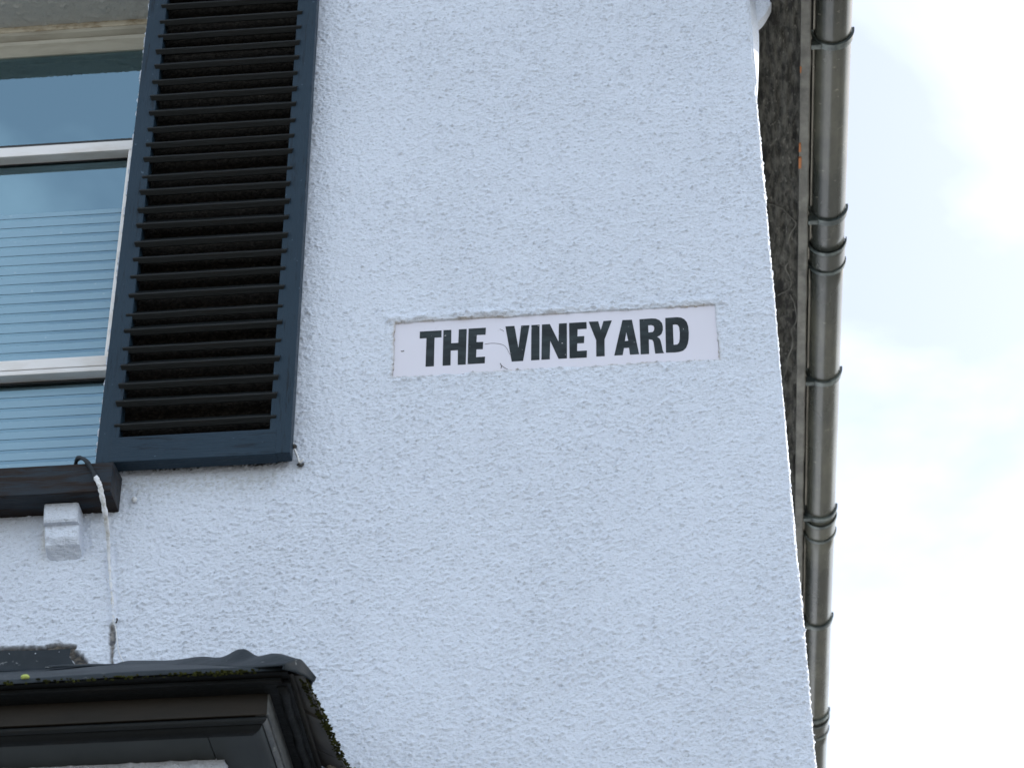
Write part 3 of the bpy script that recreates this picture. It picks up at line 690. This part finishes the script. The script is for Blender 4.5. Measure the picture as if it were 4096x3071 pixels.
# ------------------------------------------------------------------ gutter
gt_ = empty('roof_gutter', (.534, 3.0, 6.83)); tag(gt_, 'aged black half-round eaves gutter running back along the side of the house', 'gutter')
GX, GZ, GR = .534, 6.889, .0574
def half_ring(bm, y0, y1, r_out, r_in, a0=math.pi, a1=2*math.pi, n=20, rings=1, wav=0):
    R_ = []
    for i in range(rings+1):
        y = y0+(y1-y0)*i/rings; row = []
        for k_ in range(n+1):
            an = a0+(a1-a0)*k_/n; row.append((bm.verts.new((GX+r_out*math.cos(an), y, GZ+r_out*math.sin(an)+wav*math.sin(y*3.1))), bm.verts.new((GX+r_in*math.cos(an), y, GZ+r_in*math.sin(an)+wav*math.sin(y*3.1)))))
        R_.append(row)
    for i in range(rings):
        for k_ in range(n):
            a, b, c2, d2 = R_[i][k_], R_[i][k_+1], R_[i+1][k_+1], R_[i+1][k_]
            bm.faces.new((a[0], b[0], c2[0], d2[0])); bm.faces.new((d2[1], c2[1], b[1], a[1]))
        for k_ in (0, n):
            a, d2 = R_[i][k_], R_[i+1][k_]; bm.faces.new((a[0], d2[0], d2[1], a[1]))
    for row in (R_[0], R_[-1]):
        for k_ in range(n): bm.faces.new((row[k_][0], row[k_+1][0], row[k_+1][1], row[k_][1]))
for y0, y1 in ((-.15, 1.233), (1.237, 2.856), (2.860, 4.414), (4.418, 6.1)):
    bm = bmesh.new(); half_ring(bm, y0, y1, GR, GR-.003, rings=12); from_bm('gutter_length', bm, GUT, gt_, True)
for y in (.223, 1.026, 1.896, 2.757, 3.543, 4.317, 5.1, 5.8):
    bm = bmesh.new(); half_ring(bm, y-.012, y+.012, GR+.0062, GR+.0012, a0=math.pi*.98, a1=2*math.pi*1.012, n=24)
    half_ring(bm, y-.014, y-.0125, GR+.0085, GR+.001, a0=math.pi*.98, a1=2*math.pi*1.012, n=24)
    box_bm(bm, .4668, GX-GR*.62, y-.010, y+.010, 6.832, 6.858, .003)
    from_bm('bracket', bm, BRK, gt_, False)
for y in (1.235, 2.858, 4.416):
    un = bmesh.new(); half_ring(un, y-.055, y+.055, GR+.0040, GR+.0006, rings=4); u_ = from_bm('union', un, GUT, gt_, True)
    for dy in (-.052, .050):
        bm = bmesh.new(); half_ring(bm, y+dy-.007, y+dy+.007, GR+.0078, GR+.0042, a1=2*math.pi*1.01); from_bm('union_rib', bm, BRK, u_, False)

# ------------------------------------------------------------------ cable
cb = empty('painted_cable', (-1.43, -.01, 5.0)); tag(cb, 'painted cable dropping over the sill end and down the white wall', 'cable')
p1 = [(-1.530, -.052, 5.236), (-1.5255, -.075, 5.243), (-1.512, -.098, 5.241), (-1.490, -.111, 5.222), (-1.472, -.112, 5.194), (-1.458, -.1115, 5.166)]
bm = bmesh.new(); cp = catmull(p1, 6); tube_bm(bm, cp, [.0056+.001*math.sin(i*.7) for i in range(len(cp))], 10, .08); from_bm('black_length', bm, CBLK, cb, True)
p2 = [(-1.459, -.1118, 5.168), (-1.446, -.1125, 5.142), (-1.440, -.108, 5.118), (-1.434, -.085, 5.085), (-1.432, -.050, 5.052), (-1.432, -.022, 5.022), (-1.430, -.008, 4.985), (-1.424, -.004, 4.94), (-1.412, -.003, 4.87), (-1.402, -.002, 4.80)]
bm = bmesh.new(); cp = catmull(p2, 8); tube_bm(bm, cp, [(.0064+.0007*math.sin(i*1.1)-.0030*min(1, max(0, (i-30)/18))) for i in range(len(cp))], 10, .14); from_bm('white_length', bm, CWHT, cb, True)
bm = bmesh.new(); tube_bm(bm, catmull([(-1.402, -.007, 4.80), (-1.396, -.008, 4.79), (-1.391, -.007, 4.765), (-1.380, -.006, 4.715), (-1.362, -.007, 4.680)], 6), .0016, 6, .1); from_bm('loose_wire', bm, CWHT, cb, True)
bm = bmesh.new(); tube_bm(bm, catmull([(-1.396, -.008, 4.800), (-1.3925, -.010, 4.806), (-1.394, -.010, 4.812)], 4), .0020, 6, .2); from_bm('black_end', bm, IRON, cb, True)
bm = bmesh.new(); bmesh.ops.create_uvsphere(bm, u_segments=12, v_segments=8, radius=1, matrix=Matrix.Translation((-1.383, -.004, 5.168)) @ Matrix.Diagonal((.0075, .008, .009, 1)))
tag(from_bm('screw_head', bm, CWHT, None, True), 'single screw head painted white, on the wall right of the sill end', 'screw')
